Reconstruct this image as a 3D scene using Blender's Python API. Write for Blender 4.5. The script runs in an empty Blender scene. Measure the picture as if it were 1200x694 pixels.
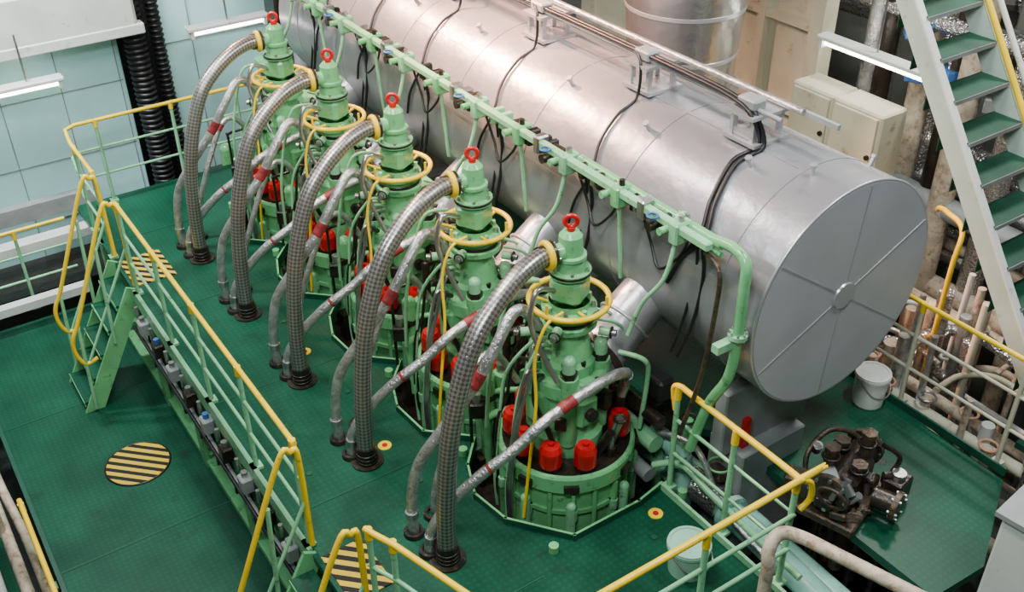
import bpy, math, random
from mathutils import Vector, Matrix
random.seed(7)
V=Vector
# ---------------------------------------------------------------- materials
def mat(name,col,rough=.5,metal=0.,var=.15,scale=6.,bump=.0,bscale=60.,dirt=None,dirt_amt=.0,kind=None,spec=.5,bdist=.01):
    m=bpy.data.materials.new(name);m.use_nodes=True;nt=m.node_tree;N=nt.nodes;L=nt.links
    b=N['Principled BSDF'];b.inputs['Roughness'].default_value=rough;b.inputs['Metallic'].default_value=metal
    b.inputs['Specular IOR Level'].default_value=spec
    tc=N.new('ShaderNodeTexCoord')
    no=N.new('ShaderNodeTexNoise');no.inputs['Scale'].default_value=scale;no.inputs['Detail'].default_value=6
    L.new(tc.outputs['Object'],no.inputs['Vector'])
    rp=N.new('ShaderNodeValToRGB');rp.color_ramp.elements[0].position=.3;rp.color_ramp.elements[1].position=.7
    c0=[max(0,c*(1-var)) for c in col];c1=[min(1,c*(1+var)) for c in col]
    rp.color_ramp.elements[0].color=(*c0,1);rp.color_ramp.elements[1].color=(*c1,1)
    L.new(no.outputs['Fac'],rp.inputs['Fac']);out=rp.outputs['Color']
    if dirt:
        n2=N.new('ShaderNodeTexNoise');n2.inputs['Scale'].default_value=scale*2.3;n2.inputs['Detail'].default_value=8;n2.inputs['Roughness'].default_value=.7
        L.new(tc.outputs['Object'],n2.inputs['Vector'])
        r2=N.new('ShaderNodeValToRGB');r2.color_ramp.elements[0].position=.62-dirt_amt*.3;r2.color_ramp.elements[1].position=.72
        L.new(n2.outputs['Fac'],r2.inputs['Fac'])
        mx=N.new('ShaderNodeMixRGB');mx.inputs[2].default_value=(*dirt,1);L.new(r2.outputs['Color'],mx.inputs[0]);L.new(out,mx.inputs[1]);out=mx.outputs[0]
    L.new(out,b.inputs['Base Color'])
    h=None
    if kind=='plate':
        sp=N.new('ShaderNodeSeparateXYZ');L.new(tc.outputs['Object'],sp.inputs[0])
        def M(op,a,bv):
            q=N.new('ShaderNodeMath');q.operation=op
            for i,x in enumerate((a,bv)):
                if x is None: continue
                if isinstance(x,(int,float)): q.inputs[i].default_value=x
                else: L.new(x,q.inputs[i])
            return q.outputs[0]
        s=M('SINE',M('MULTIPLY',M('ADD',sp.outputs[0],sp.outputs[1]),75),None)
        t=M('SINE',M('MULTIPLY',M('SUBTRACT',sp.outputs[0],sp.outputs[1]),75),None)
        p=M('MULTIPLY',s,t);h=M('GREATER_THAN',p,.35)
        mx=N.new('ShaderNodeMixRGB');mx.blend_type='MULTIPLY';mx.inputs[0].default_value=.35
        cmb=N.new('ShaderNodeCombineXYZ')
        for i in range(3): L.new(M('ADD',M('MULTIPLY',h,.6),.8),cmb.inputs[i])
        L.new(out,mx.inputs[1]);L.new(cmb.outputs[0],mx.inputs[2]);L.new(mx.outputs[0],b.inputs['Base Color'])
        rr=N.new('ShaderNodeMapRange');rr.inputs[3].default_value=rough-.10;rr.inputs[4].default_value=rough+.15
        L.new(no.outputs['Fac'],rr.inputs[0]);L.new(rr.outputs[0],b.inputs['Roughness'])
    elif kind=='braid':
        mp=N.new('ShaderNodeMapping');mp.inputs['Rotation'].default_value=(0,0,math.radians(45));mp.inputs['Scale'].default_value=(18.385,18.385,1)
        L.new(tc.outputs['UV'],mp.inputs[0]);ck=N.new('ShaderNodeTexChecker');ck.inputs['Scale'].default_value=1
        ck.inputs['Color1'].default_value=(*[c*1.3 for c in col],1);ck.inputs['Color2'].default_value=(*[c*.55 for c in col],1)
        L.new(mp.outputs[0],ck.inputs['Vector']);L.new(ck.outputs['Color'],b.inputs['Base Color']);h=ck.outputs['Fac']
    elif kind=='stripe':
        mp=N.new('ShaderNodeSeparateXYZ');L.new(tc.outputs['Object'],mp.inputs[0])
        a=N.new('ShaderNodeMath');a.operation='ADD';L.new(mp.outputs[0],a.inputs[0]);L.new(mp.outputs[1],a.inputs[1])
        q=N.new('ShaderNodeMath');q.operation='MULTIPLY';q.inputs[1].default_value=62;L.new(a.outputs[0],q.inputs[0])
        s=N.new('ShaderNodeMath');s.operation='SINE';L.new(q.outputs[0],s.inputs[0])
        g=N.new('ShaderNodeMath');g.operation='GREATER_THAN';g.inputs[1].default_value=0;L.new(s.outputs[0],g.inputs[0])
        mx=N.new('ShaderNodeMixRGB');mx.inputs[1].default_value=(.012,.012,.01,1);mx.inputs[2].default_value=(*col,1)
        L.new(g.outputs[0],mx.inputs[0]);L.new(mx.outputs[0],b.inputs['Base Color'])
    elif kind=='foil':
        vo=N.new('ShaderNodeTexVoronoi');vo.inputs['Scale'].default_value=bscale;L.new(tc.outputs['Object'],vo.inputs['Vector']);h=vo.outputs['Distance']
    if h is None and bump>0:
        nb=N.new('ShaderNodeTexNoise');nb.inputs['Scale'].default_value=bscale;nb.inputs['Detail'].default_value=4;L.new(tc.outputs['Object'],nb.inputs['Vector']);h=nb.outputs['Fac']
    if h is not None:
        bp=N.new('ShaderNodeBump');bp.inputs['Strength'].default_value=bump if bump else .4;bp.inputs['Distance'].default_value=bdist
        L.new(h,bp.inputs['Height']);L.new(bp.outputs[0],b.inputs['Normal'])
    return m
def emis(name,col,s):
    m=bpy.data.materials.new(name);m.use_nodes=True;b=m.node_tree.nodes['Principled BSDF']
    b.inputs['Base Color'].default_value=(*col,1);b.inputs['Emission Color'].default_value=(*col,1);b.inputs['Emission Strength'].default_value=s;return m
GREEN=mat('paint_machine_green',(.155,.46,.19),.22,0,.14,5,.1,40,(.04,.10,.03),.18)
GREEN2=mat('paint_pale_green',(.23,.53,.28),.26,0,.14,6,.1,40,(.06,.10,.03),.16)
GDARK=mat('paint_dark_green',(.008,.07,.04),.35,0,.2,4,.1,40,(.02,.03,.02),.1)
PLATE=mat('checker_plate_green',(.004,.062,.032),.36,0,.35,2.2,.35,60,(.007,.035,.019),.2,kind='plate',spec=.22)
TREAD=mat('stair_tread_green',(.004,.05,.027),.45,0,.3,5,.2,60)
YEL=mat('paint_yellow',(.90,.60,.006),.30,0,.1,8,.05,60,(.45,.28,.03),.08)
RED=mat('paint_red',(.50,.007,.010),.25,0,.2,10)
REDT=mat('tape_red',(.24,.018,.02),.5,0,.4,20,.3,80,(.3,.28,.26),.15)
STEEL=mat('steel',(.45,.45,.44),.28,.9,.2,10,.1,60)
DARK=mat('dark_oily_steel',(.024,.018,.014),.30,.3,.5,9,.4,40,(.09,.05,.02),.25)
BLACK=mat('black_rubber',(.008,.008,.009),.42,0,.2,10)
TANK=mat('aluminium_paint',(.33,.33,.35),.31,.5,.10,2.2,.5,3.5,(.26,.25,.255),.1,bdist=.025)
DUCT=mat('galvanised_sheet',(.52,.52,.52),.24,.85,.12,3,.5,6,bdist=.02)
TANKC=mat('aluminium_paint_end',(.44,.45,.47),.42,.3,.06,3,.15,5,bdist=.02)
TSEAM=mat('aluminium_seam',(.50,.50,.52),.3,.6,.05,5)
FOIL=mat('foil_lagging',(.60,.59,.58),.24,.9,.2,14,.9,45,kind='foil')
SILV=mat('silver_wrap',(.54,.54,.53),.28,.8,.3,18,.8,60,(.16,.14,.12),.18)
BRAID=mat('steel_braid',(.33,.31,.285),.32,.8,.1,10,.4,kind='braid')
STRIPE=mat('hazard_stripe',(.62,.43,.03),.5,kind='stripe',spec=.2)
CREAM=mat('paint_cream',(.54,.52,.38),.4,0,.12,3,.1,30,(.28,.2,.1),.14)
RUSTP=mat('paint_cream_rusty',(.50,.42,.31),.5,0,.25,9,.3,40,(.20,.07,.03),.45)
WHITE=mat('paint_white',(.62,.64,.60),.42,0,.08,4,.05,30,(.36,.35,.28),.08)
STRG=mat('stair_stringer_grey_green',(.42,.54,.46),.42,0,.08,4,.05,30,(.25,.3,.24),.1)
PANEL=mat('panel_aqua',(.40,.70,.70),.35,0,.06,2,.05,20)
TEAL=mat('paint_aqua_pipe',(.25,.52,.42),.3,0,.14,6,.1,40,(.10,.2,.15),.15)
RUST=mat('rusty_iron',(.07,.055,.04),.45,.5,.5,14,.6,50,(.26,.13,.06),.35)
GREYP=mat('paint_grey',(.24,.26,.255),.42,0,.2,5,.1,40)
WALLM=mat('wall_grey',(.18,.19,.17),.6,0,.2,1.5,.1,20,(.10,.09,.08),.2)
CEILM=mat('ceiling_grey',(.12,.12,.12),.8,0,.1,1)
PIT=mat('bilge_dark',(.02,.03,.024),.55,0,.5,2,.3,20,(.07,.07,.055),.2)
BLUE=mat('paint_blue',(.03,.12,.35),.4)
ORG=mat('paint_terracotta',(.5,.25,.15),.5,0,.2,8)
BUCK=mat('bucket_green',(.30,.55,.40),.45,0,.08,5)
BUCKW=mat('bucket_white',(.74,.74,.68),.4,0,.08,6,.0,40,(.40,.35,.25),.15)
TUBE=emis('lamp_tube',(1,.97,.9),16)
# ---------------------------------------------------------------- mesh builder
class MB:
    def __init__(s): s.v=[];s.f=[];s.m=[];s.sm=[];s.uv=[];s.mats=[]
    def mi(s,m):
        if m not in s.mats: s.mats.append(m)
        return s.mats.index(m)
    def add(s,vs,fs,m,smooth=False,uvs=None):
        o=len(s.v);s.v+=[tuple(v) for v in vs];k=s.mi(m)
        for i,f in enumerate(fs):
            s.f.append([a+o for a in f]);s.m.append(k);s.sm.append(smooth);s.uv.append(uvs[i] if uvs else None)
    def box(s,c,d,m,rz=0.,bev=0.,rot=None):
        c=V(c);x,y,z=[a/2 for a in d]
        R=rot if rot else Matrix.Rotation(rz,3,'Z')
        if bev<=0:
            vs=[c+R@V((a*x,b*y,e*z)) for a in(-1,1) for b in(-1,1) for e in(-1,1)]
            s.add(vs,[(0,1,3,2),(4,6,7,5),(0,4,5,1),(2,3,7,6),(0,2,6,4),(1,5,7,3)],m);return
        b=min(bev,x*.9,y*.9,z*.9);vs=[];idx={}
        for a in(-1,1):
            for q in(-1,1):
                for e in(-1,1):
                    for t in range(3):
                        p=[a*x,q*y,e*z]
                        for j in range(3):
                            if j!=t: p[j]-=(a,q,e)[j]*b
                        idx[(a,q,e,t)]=len(vs);vs.append(c+R@V(p))
        F=[]
        for t in range(3):
            for sg in(-1,1):
                o=[j for j in range(3) if j!=t];loop=[]
                for (p1,p2) in((-1,-1),(1,-1),(1,1),(-1,1)):
                    k=[0,0,0];k[t]=sg;k[o[0]]=p1;k[o[1]]=p2;loop.append(idx[(*k,t)])
                F.append(loop)
        for t in range(3):
            o=[j for j in range(3) if j!=t]
            for p1 in(-1,1):
                for p2 in(-1,1):
                    k=[0,0,0];k[o[0]]=p1;k[o[1]]=p2;k1=list(k);k1[t]=-1;k2=list(k);k2[t]=1
                    F.append([idx[(*k1,o[0])],idx[(*k2,o[0])],idx[(*k2,o[1])],idx[(*k1,o[1])]])
        for a in(-1,1):
            for q in(-1,1):
                for e in(-1,1): F.append([idx[(a,q,e,0)],idx[(a,q,e,1)],idx[(a,q,e,2)]])
        s.add(vs,F,m)
    def frame(s,d):
        d=V(d).normalized();a=V((0,0,1)) if abs(d.z)<.9 else V((1,0,0));x=a.cross(d).normalized();return x,d.cross(x),d
    def lathe(s,o,prof,m,ax=(0,0,1),n=24,smooth=False):
        o=V(o);X,Y,D=s.frame(ax)
        for i in range(len(prof)-1):
            r0,z0=prof[i][:2];r1,z1=prof[i+1][:2];mm=prof[i+1][2] if len(prof[i+1])>2 else m
            vs=[]
            for r,z in((r0,z0),(r1,z1)):
                for k in range(n):
                    t=2*math.pi*k/n;vs.append(o+X*(r*math.cos(t))+Y*(r*math.sin(t))+D*z)
            fs=[(k,(k+1)%n,n+(k+1)%n,n+k) for k in range(n)]
            if r0<1e-5: vs=vs[n-1:];vs=[vs[0]]+vs[1:];fs=[(0,1+(k+1)%n,1+k) for k in range(n)]
            elif r1<1e-5: vs=vs[:n+1];fs=[(k,(k+1)%n,n) for k in range(n)]
            s.add(vs,fs,mm,True)
    def cyl(s,a,b,r,m,r2=None,n=12,caps=True):
        a=V(a);b=V(b);L=(b-a).length;r2=r if r2 is None else r2
        p=[(r,0),(r2,L)]
        if caps:p=[(0,0)]+p+[(0,L)]
        s.lathe(a,p,m,(b-a),n)
    def dome(s,o,r,h,m,ax=(0,0,1),n=12,k=4):
        o=V(o);X,Y,D=s.frame(ax);vs=[];fs=[]
        for j in range(k):
            t=j/k*math.pi/2
            for i in range(n):
                p=2*math.pi*i/n;vs.append(o+X*(r*math.cos(t)*math.cos(p))+Y*(r*math.cos(t)*math.sin(p))+D*(h*math.sin(t)))
        vs.append(o+D*h)
        for j in range(k-1):
            for i in range(n): fs.append((j*n+i,j*n+(i+1)%n,(j+1)*n+(i+1)%n,(j+1)*n+i))
        for i in range(n): fs.append(((k-1)*n+i,(k-1)*n+(i+1)%n,k*n))
        s.add(vs,fs,m,True)
    def torus(s,o,R,r,m,ax=(0,0,1),n=32,k=8,a0=0,a1=360):
        o=V(o);X,Y,D=s.frame(ax);full=abs(a1-a0)>=360
        st=n if full else n+1
        vs=[];fs=[]
        for i in range(st):
            t=math.radians(a0+(a1-a0)*i/n);c=X*math.cos(t)+Y*math.sin(t)
            for j in range(k):
                p=2*math.pi*j/k;vs.append(o+c*(R+r*math.cos(p))+D*(r*math.sin(p)))
        for i in range(n):
            i2=(i+1)%st
            for j in range(k): fs.append((i*k+j,i2*k+j,i2*k+(j+1)%k,i*k+(j+1)%k))
        s.add(vs,fs,m,True)
    def tube(s,path,r,m,n=8,seg=6,smooth=True,caps=True,bands=None):
        P=[V(p) for p in path]
        if smooth and len(P)>2:
            Q=[]
            for i in range(len(P)-1):
                p0=P[max(i-1,0)];p1=P[i];p2=P[i+1];p3=P[min(i+2,len(P)-1)]
                for j in range(seg):
                    t=j/seg
                    Q.append(.5*((2*p1)+(p2-p0)*t+(2*p0-5*p1+4*p2-p3)*t*t+(3*p1-p0-3*p2+p3)*t**3))
            Q.append(P[-1]);P=Q
        T=[(P[min(i+1,len(P)-1)]-P[max(i-1,0)]).normalized() for i in range(len(P))]
        X,_,_=s.frame(T[0]);vs=[];L=0;Ls=[];
        for i,p in enumerate(P):
            if i: L+=(P[i]-P[i-1]).length
            Ls.append(L);X=(X-T[i]*X.dot(T[i])).normalized();Y=T[i].cross(X)
            for j in range(n):
                a=2*math.pi*j/n;vs.append(p+X*(r*math.cos(a))+Y*(r*math.sin(a)))
        fs=[];uv=[];c=2*math.pi*r
        for i in range(len(P)-1):
            for j in range(n):
                fs.append((i*n+j,i*n+(j+1)%n,(i+1)*n+(j+1)%n,(i+1)*n+j))
                uv.append(((j/n,Ls[i]/c),((j+1)/n,Ls[i]/c),((j+1)/n,Ls[i+1]/c),(j/n,Ls[i+1]/c)))
        s.add(vs,fs,m,True,uv)
        if caps: s.add([vs[j] for j in range(n)],[list(range(n))[::-1]],m);s.add([vs[-n+j] for j in range(n)],[list(range(n))],m)
        if bands:
            for (fr,ln,bm,br) in bands:
                a=L*fr;b=a+ln;idx=[i for i in range(len(P)) if a<=Ls[i]<=b]
                def at(x):
                    for i in range(1,len(P)):
                        if Ls[i]>=x: t=(x-Ls[i-1])/max(Ls[i]-Ls[i-1],1e-6);return P[i-1].lerp(P[i],t)
                    return P[-1]
                pp=[at(a)]+[P[i] for i in idx if a+.004<Ls[i]<b-.004]+[at(b)]
                s.tube(pp,br,bm,n,smooth=False)
    def prism(s,outline,z0,z1,m,msides=None):
        n=len(outline);vs=[(x,y,z1) for x,y in outline];s.add(vs,[list(range(n))],m)
        s.add([(x,y,z0) for x,y in outline],[list(range(n))[::-1]],m)
        for i in range(n):
            a=outline[i];b=outline[(i+1)%n]
            s.add([(a[0],a[1],z0),(b[0],b[1],z0),(b[0],b[1],z1),(a[0],a[1],z1)],[(0,1,2,3)],msides or m)
    def mesh(s,name):
        me=bpy.data.meshes.new(name);me.from_pydata(s.v,[],s.f)
        for m in s.mats: me.materials.append(m)
        me.polygons.foreach_set('material_index',s.m);me.polygons.foreach_set('use_smooth',s.sm)
        ul=me.uv_layers.new(name='UVMap')
        for p,u in zip(me.polygons,s.uv):
            if u:
                for li,c in zip(p.loop_indices,u): ul.data[li].uv=c
        me.update();return me
    def obj(s,name,loc=(0,0,0),parent=None): return place(s.mesh(name),name,loc,parent)
def place(me,name,loc=(0,0,0),parent=None):
    o=bpy.data.objects.new(name,me);o.location=loc;bpy.context.collection.objects.link(o)
    if parent: o.parent=parent
    return o
def flange(b,p,ax,r,m,t=.025,bolts=8,bm=None):
    p=V(p);X,Y,D=b.frame(ax);b.cyl(p-D*t/2,p+D*t/2,r,m,n=20)
    for i in range(bolts):
        a=2*math.pi*i/bolts;q=p+X*(r*.84*math.cos(a))+Y*(r*.84*math.sin(a));b.cyl(q-D*(t/2+.012),q+D*(t/2+.012),r*.07+.004,bm or STEEL,n=6)
# ================================================================= ROOM
ZL=-1.0; ZB=-2.6
b=MB();b.box((0,0,ZB-.05),(16,17,.1),PIT);b.obj('floor_bilge')
for nm,c,d,m in(('wall_back',(0,7.6,2),(16,.1,9.4),WALLM),('wall_front',(0,-8,2),(16,.1,9.4),WALLM),('wall_left',(-7.5,0,2),(.1,16,9.4),WALLM),('wall_right',(5.4,0,2),(.1,16,9.4),WALLM),('ceiling',(0,0,6.75),(16,17,.1),CEILM)):
    b=MB();b.box(c,d,m);b.obj(nm)
out=[(-1.62,-3.6),(.40,-3.6),(.40,-.46),(.19,-.50),(-.30,-.50),(-.56,-.16),(-.60,.12),(-.50,.36)]
for k in range(1,5): out+=[(-.32,k-.44),(-.57,k-.2),(-.59,k+.12),(-.50,k+.36)]
out+=[(-.32,4.6),(.55,4.6),(.55,5.35),(-1.62,5.35)]
b=MB();b.prism(out,-.05,0,PLATE,GDARK);plat=b.obj('floor_platform')
edge=out[2:-2]
b=MB()
for i in range(len(edge)-1):
    a=V((*edge[i],.02));c=V((*edge[i+1],.02));mid=(a+c)/2;d=c-a
    b.box(mid+V((0,0,-.02)),(d.length+.02,.014,.09),GDARK,math.atan2(d.y,d.x));b.box(mid+V((0,0,.027)),(d.length+.02,.014,.005),GREEN,math.atan2(d.y,d.x))
b.box((.40,-2.0,.0),(.02,3.1,.09),GREEN2);b.box((-1.62,1.95,-.05),(.03,3.3,.14),GREEN2)
b.obj('coaming',parent=plat)
b=MB()
b.box((-1.45,2,-.53),(.03,6.6,.9),GDARK)
for y in(-.5,.5,1.5,2.5,3.4,4.6): b.box((-1.54,y,-.45),(.14,.04,.8),GREEN2);b.box((-1.61,y,-.5),(.03,.12,1.0),GREEN)
b.box((-1.54,2,-.95),(.16,6.6,.05),GREEN)
b.obj('girder',parent=plat)
b=MB()
for y in(-1.6,-.62,.62,1.9,3.2,4.5): b.box((-1.1,y,.0015),(1.0,.008,.003),GDARK)
for p in((-1.35,.9),(-.8,.45),(-.78,1.5),(-1.3,2.2),(-.8,2.55),(-1.2,-.9),(-.4,-1.0),(.1,-.75)): b.cyl((*p,0),(*p,.006),.02,GDARK,n=10)
b.obj('plate_joints',parent=plat)
b=MB();b.prism([(-2.86,-3),(-1.4,-3),(-1.4,5.3),(-2.86,5.3)],ZL-.05,ZL,PLATE,GDARK);b.box((-2.87,1.2,ZL+.02),(.03,8.4,.14),GDARK)
for y in(.2,2.0,3.8): b.box((-2.15,y,ZL+.0015),(1.4,.008,.003),GDARK)
b.obj('floor_lower_left')
b=MB();b.prism([(1.08,-1.96),(1.5,-1.98),(2.2,-1.62),(2.26,-.3),(2.26,5),(.9,5),(.9,-.1),(1.08,-.3)],-.06,0,PLATE,GDARK)
b.box((2.24,-.9,.03),(.015,1.4,.06),GDARK);b.obj('floor_right')
b=MB();b.box((3.3,1.0,-1.4),(2.0,7,.06),PIT);b.obj('floor_lower_right')
b=MB();b.box((-1.42,3.92,.004),(.34,.46,.008),STRIPE);b.obj('hazard_mat')
b=MB();b.box((-1.46,.02,.004),(.26,.40,.008),STRIPE);b.obj('hazard_mat.001')
b=MB();b.cyl((-2.06,2.80,ZL),(-2.06,2.80,ZL+.008),.24,STRIPE,n=40);b.torus((-2.06,2.8,ZL+.004),.245,.008,DARK);b.obj('hatch_disc')
for i,p in enumerate(((.23,-.61),(-.83,.86),(-.83,2.1))):
    b=MB();b.cyl((*p,0),(*p,.006),.045,YEL,n=24);b.cyl((*p,.005),(*p,.010),.018,RED,n=16);b.obj('floor_marker' if i==0 else 'floor_marker.%03d'%i)
# ================================================================= ENGINE
b=MB()
b.box((.05,2.1,-1.4),(1.15,5.4,2.0),GDARK)
b.box((.0,2.1,-.36),(1.0,5.3,.08),DARK)
for k in range(-1,6):
    y=k+.5
    b.box((0,y,-.2),(.7,.10,.25),DARK);b.cyl((-.45,y,-.3),(-.45,y,.05),.03,GREEN)
    if k<0: continue
    b.cyl((.3,y,-.3),(.3,y,.25),.05,DARK);b.box((.30,y,.1),(.2,.2,.3),GREEN if k%2 else DARK,bev=.02)
    b.cyl((-.1,y,-.3),(-.1,y,.1),.07,GREEN);b.dome((-.1,y,.1),.07,.06,GREEN)
    b.box((.50,y,.42),(.12,.5,.6),DARK,bev=.02);b.box((.47,y+.1,.80),(.14,.3,.12),GREEN,bev=.02)
b.cyl((.48,-.3,.2),(.48,5,.2),.06,GREEN2);b.cyl((.46,-.35,.42),(.46,5,.42),.045,DARK);b.cyl((.40,-.35,.02),(.40,5,.02),.05,GREYP)
eng=b.obj('engine_block')
def cyl_unit():
    b=MB()
    b.lathe((0,0,0),[(.36,-.55),(.36,-.42),(.43,-.42,RUST),(.43,-.36,RUST),(.375,-.36),(.375,.02),(.40,.02),(.40,.05),(.385,.05),(.385,.20),(.425,.22),(.425,.32),(.415,.335),(.395,.335),(.395,.315,DARK),(.2,.315,DARK)],GREEN,n=48)
    for i in range(18):
        a=2*math.pi*i/18;c=V((math.cos(a),math.sin(a),0))
        if i%2: b.cyl(c*.395+V((0,0,-.40)),c*.395+V((0,0,.2)),.016,GREEN,n=8)
        else:
            b.box(c*.40+V((0,0,-.1)),(.05,.02,.6),GREEN,a)
            b.cyl(c*.405+V((0,0,-.02)),c*.405+V((0,0,.05)),.03,GREEN2,n=6)
        b.cyl(c*.395+V((0,0,-.36)),c*.395+V((0,0,-.31)),.024,STEEL,n=6)
    for a in(200,238,290,330):
        a=math.radians(a);c=V((math.cos(a),math.sin(a),0));b.box(c*.43+V((0,0,.26)),(.03,.09,.05),DARK,a)
        b.cyl(c*.43+V((0,0,-.25)),c*.43+V((0,0,.12)),.03,GREEN2,n=10);b.dome(c*.43+V((0,0,.12)),.03,.03,GREEN2)
    for a,big in((143,1),(180,1),(217,1),(254,1),(290,0),(324,1),(355,1),(28,1),(68,1),(106,1)):
        a=math.radians(a);c=V((math.cos(a),math.sin(a),0))*.322
        if big:
            b.cyl(c+V((0,0,.31)),c+V((0,0,.36)),.064,DARK,n=12)
            b.lathe(c,[(.066,.35),(.070,.36),(.068,.46),(.053,.495),(.0,.50)],RED,n=18);b.cyl(c+V((0,0,.495)),c+V((0,0,.515)),.02,RED,n=8)
        else:
            b.cyl(c+V((0,0,.31)),c+V((0,0,.38)),.035,DARK,n=6);b.cyl(c+V((0,0,.38)),c+V((0,0,.44)),.018,STEEL,n=8)
    b.lathe((0,0,0),[(.225,.31),(.225,.42),(.20,.46),(.19,.50),(.19,.70),(.23,.76),(.23,.84),(.215,.86),(.15,.86)],GREEN,n=32)
    for i in range(12):
        a=2*math.pi*(i+.5)/12;c=V((math.cos(a),math.sin(a),0))*.218;b.cyl(c+V((0,0,.84)),c+V((0,0,.865)),.014,DARK if i%2 else GREEN2,n=6)
    for i in range(4):
        a=math.radians(45+90*i+10);c=V((math.cos(a),math.sin(a),0))*.19
        b.cyl(c+V((0,0,.42)),c+V((0,0,.91)),.058,GREEN,n=16);b.cyl(c+V((0,0,.91)),c+V((0,0,.95)),.05,DARK,n=6)
        b.cyl(c+V((0,0,.95)),c+V((0,0,1.02)),.040,GREEN2,n=16);b.dome(c+V((0,0,1.02)),.040,.035,GREEN2)
    b.box((-.21,.0,.66),(.10,.14,.24),GREEN,bev=.02);b.box((.23,.07,.66),(.12,.18,.26),GREEN,bev=.03)
    b.box((-.02,-.21,.66),(.14,.08,.2),GREEN,bev=.02);b.cyl((-.02,-.24,.66),(-.02,-.285,.66),.04,DARK,n=12)
    b.cyl((.27,.04,.80),(.27,.04,.88),.05,DARK,n=12);b.cyl((.27,.04,.88),(.27,.04,.93),.065,BLACK,n=6)
    b.cyl((-.25,.02,.76),(-.25,.02,.93),.035,GREEN2);b.dome((-.25,.02,.93),.035,.03,GREEN2)
    b.box((.13,-.19,.66),(.08,.08,.12),DARK,.4,bev=.01);b.box((-.16,-.16,.6),(.07,.07,.1),DARK,.8,bev=.01)
    b.lathe((0,0,0),[(.165,.86),(.165,.93),(.145,.96),(.115,1.10),(.115,1.16),(.165,1.17),(.165,1.20),(.145,1.205),(.145,1.25),(.16,1.26),(.16,1.285),(.12,1.29),(.12,1.33)],GREEN,n=32)
    b.lathe((0,0,0),[(.146,1.206),(.149,1.21),(.149,1.225),(.146,1.23)],DARK,n=32)
    for i in range(8):
        a=2*math.pi*i/8;c=V((math.cos(a),math.sin(a),0))*.14;b.cyl(c+V((0,0,1.285)),c+V((0,0,1.315)),.016,STEEL if i%2 else GREEN2,n=6)
        c=c*1.05;b.cyl(c+V((0,0,.93)),c+V((0,0,.965)),.017,DARK,n=6)
    b.box((0,0,1.41),(.19,.19,.17),GREEN,.5,bev=.03)
    b.lathe((0,0,0),[(.09,1.49),(.12,1.50),(.12,1.53),(.088,1.535),(.078,1.60),(.092,1.605),(.092,1.625),(.072,1.63),(.066,1.74),(.045,1.765),(.0,1.77)],GREEN,n=24)
    b.lathe((0,0,0),[(.121,1.508),(.123,1.512),(.123,1.52),(.121,1.524)],DARK,n=24)
    for i in range(6):
        a=2*math.pi*i/6;c=V((math.cos(a),math.sin(a),0))*.104;b.cyl(c+V((0,0,1.53)),c+V((0,0,1.55)),.011,STEEL,n=6)
    b.cyl((0,0,1.765),(0,0,1.79),.024,RED,n=10);b.torus((0,0,1.825),.034,.014,RED,ax=(-.55,-.83,0),n=20)
    b.cyl((-.06,0,1.655),(-.16,0.01,1.655),.05,GREEN,n=16);flange(b,(-.125,.008,1.655),(-1,.1,0),.078,DARK,.02)
    b.torus((-.15,.01,1.655),.068,.020,YEL,ax=(-1,.1,0),n=24);b.cyl((-.15,.01,1.655),(-.20,.012,1.655),.062,BLACK,n=16)
    b.torus((0,0,1.326),.228,.017,YEL,n=48,a0=0,a1=360)
    for a in(20,140,260):
        a=math.radians(a);c=V((math.cos(a),math.sin(a),0));b.cyl(c*.12+V((0,0,1.30)),c*.228+V((0,0,1.326)),.010,YEL,n=6)
    for a in(60,200,300):
        a=math.radians(a);c=V((math.cos(a),math.sin(a),0));b.cyl(c*.225+V((0,0,1.326)),c*.225+V((0,0,1.40)),.009,YEL,n=6)
    rnd=random.Random(3)
    for i in range(8):
        a=math.radians(115+rnd.random()*85);c=V((math.cos(a),math.sin(a),0));z1=rnd.uniform(.8,1.25);a2=a+rnd.uniform(-.4,.2);c2=V((math.cos(a2),math.sin(a2),0))
        r0=.14 if z1>.95 else .22
        b.tube([c*r0+V((0,0,z1)),c*(r0+.1)+V((0,0,z1+.02)),c2*rnd.uniform(.33,.38)+V((0,0,z1-.25)),c2*rnd.uniform(.39,.43)+V((0,0,.50)),c2*.45+V((0,0,.1)),c2*.44+V((0,0,-.2))],rnd.choice((.008,.011,.014)),rnd.choice((GREEN2,STEEL,GREEN,STEEL,DARK)),n=6,seg=5)
    for x,y,m in((.38,-.02,GREEN2),(.41,.08,GREEN2)):
        b.tube([(x-.14,y+.06,.95+x*.3),(x-.03,y,1.02),(x+.02,y,.9),(x+.03,y,.5),(x+.04,y,.0)],.011,m,n=6)
    b.tube([(-.12,-.1,1.33),(-.25,-.12,1.3),(-.32,-.12,1.1),(-.34,-.16,.8),(-.40,-.18,.4),(-.44,-.18,.0)],.010,YEL,n=6)
    b.tube([(-.10,.15,1.40),(-.24,.2,1.38),(-.34,.2,1.15),(-.42,.2,.8),(-.42,.25,.4)],.012,GREEN2,n=6)
    b.tube([(-.11,.0,1.42),(-.24,-.02,1.47),(-.30,-.05,1.30),(-.26,-.12,1.1),(-.22,-.2,.95)],.016,STEEL,n=8)
    b.tube([(-.22,-.05,.9),(-.3,-.1,.95),(-.32,-.12,.8),(-.26,-.16,.6),(-.22,-.18,.45)],.016,BLACK,n=8)
    for p,ax in(((-.15,-.10,1.22),(-.8,-.6,0)),((.13,-.12,1.12),(.6,-.8,0)),((-.18,.12,1.1),(-1,.5,0))):
        q=V(p)+V(ax).normalized()*.07;b.cyl(p,q,.028,GREEN2,n=10);b.cyl(q,q+V(ax).normalized()*.03,.02,STEEL,n=6);b.torus(q,.032,.006,DARK,ax=ax,n=12,k=6)
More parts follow.
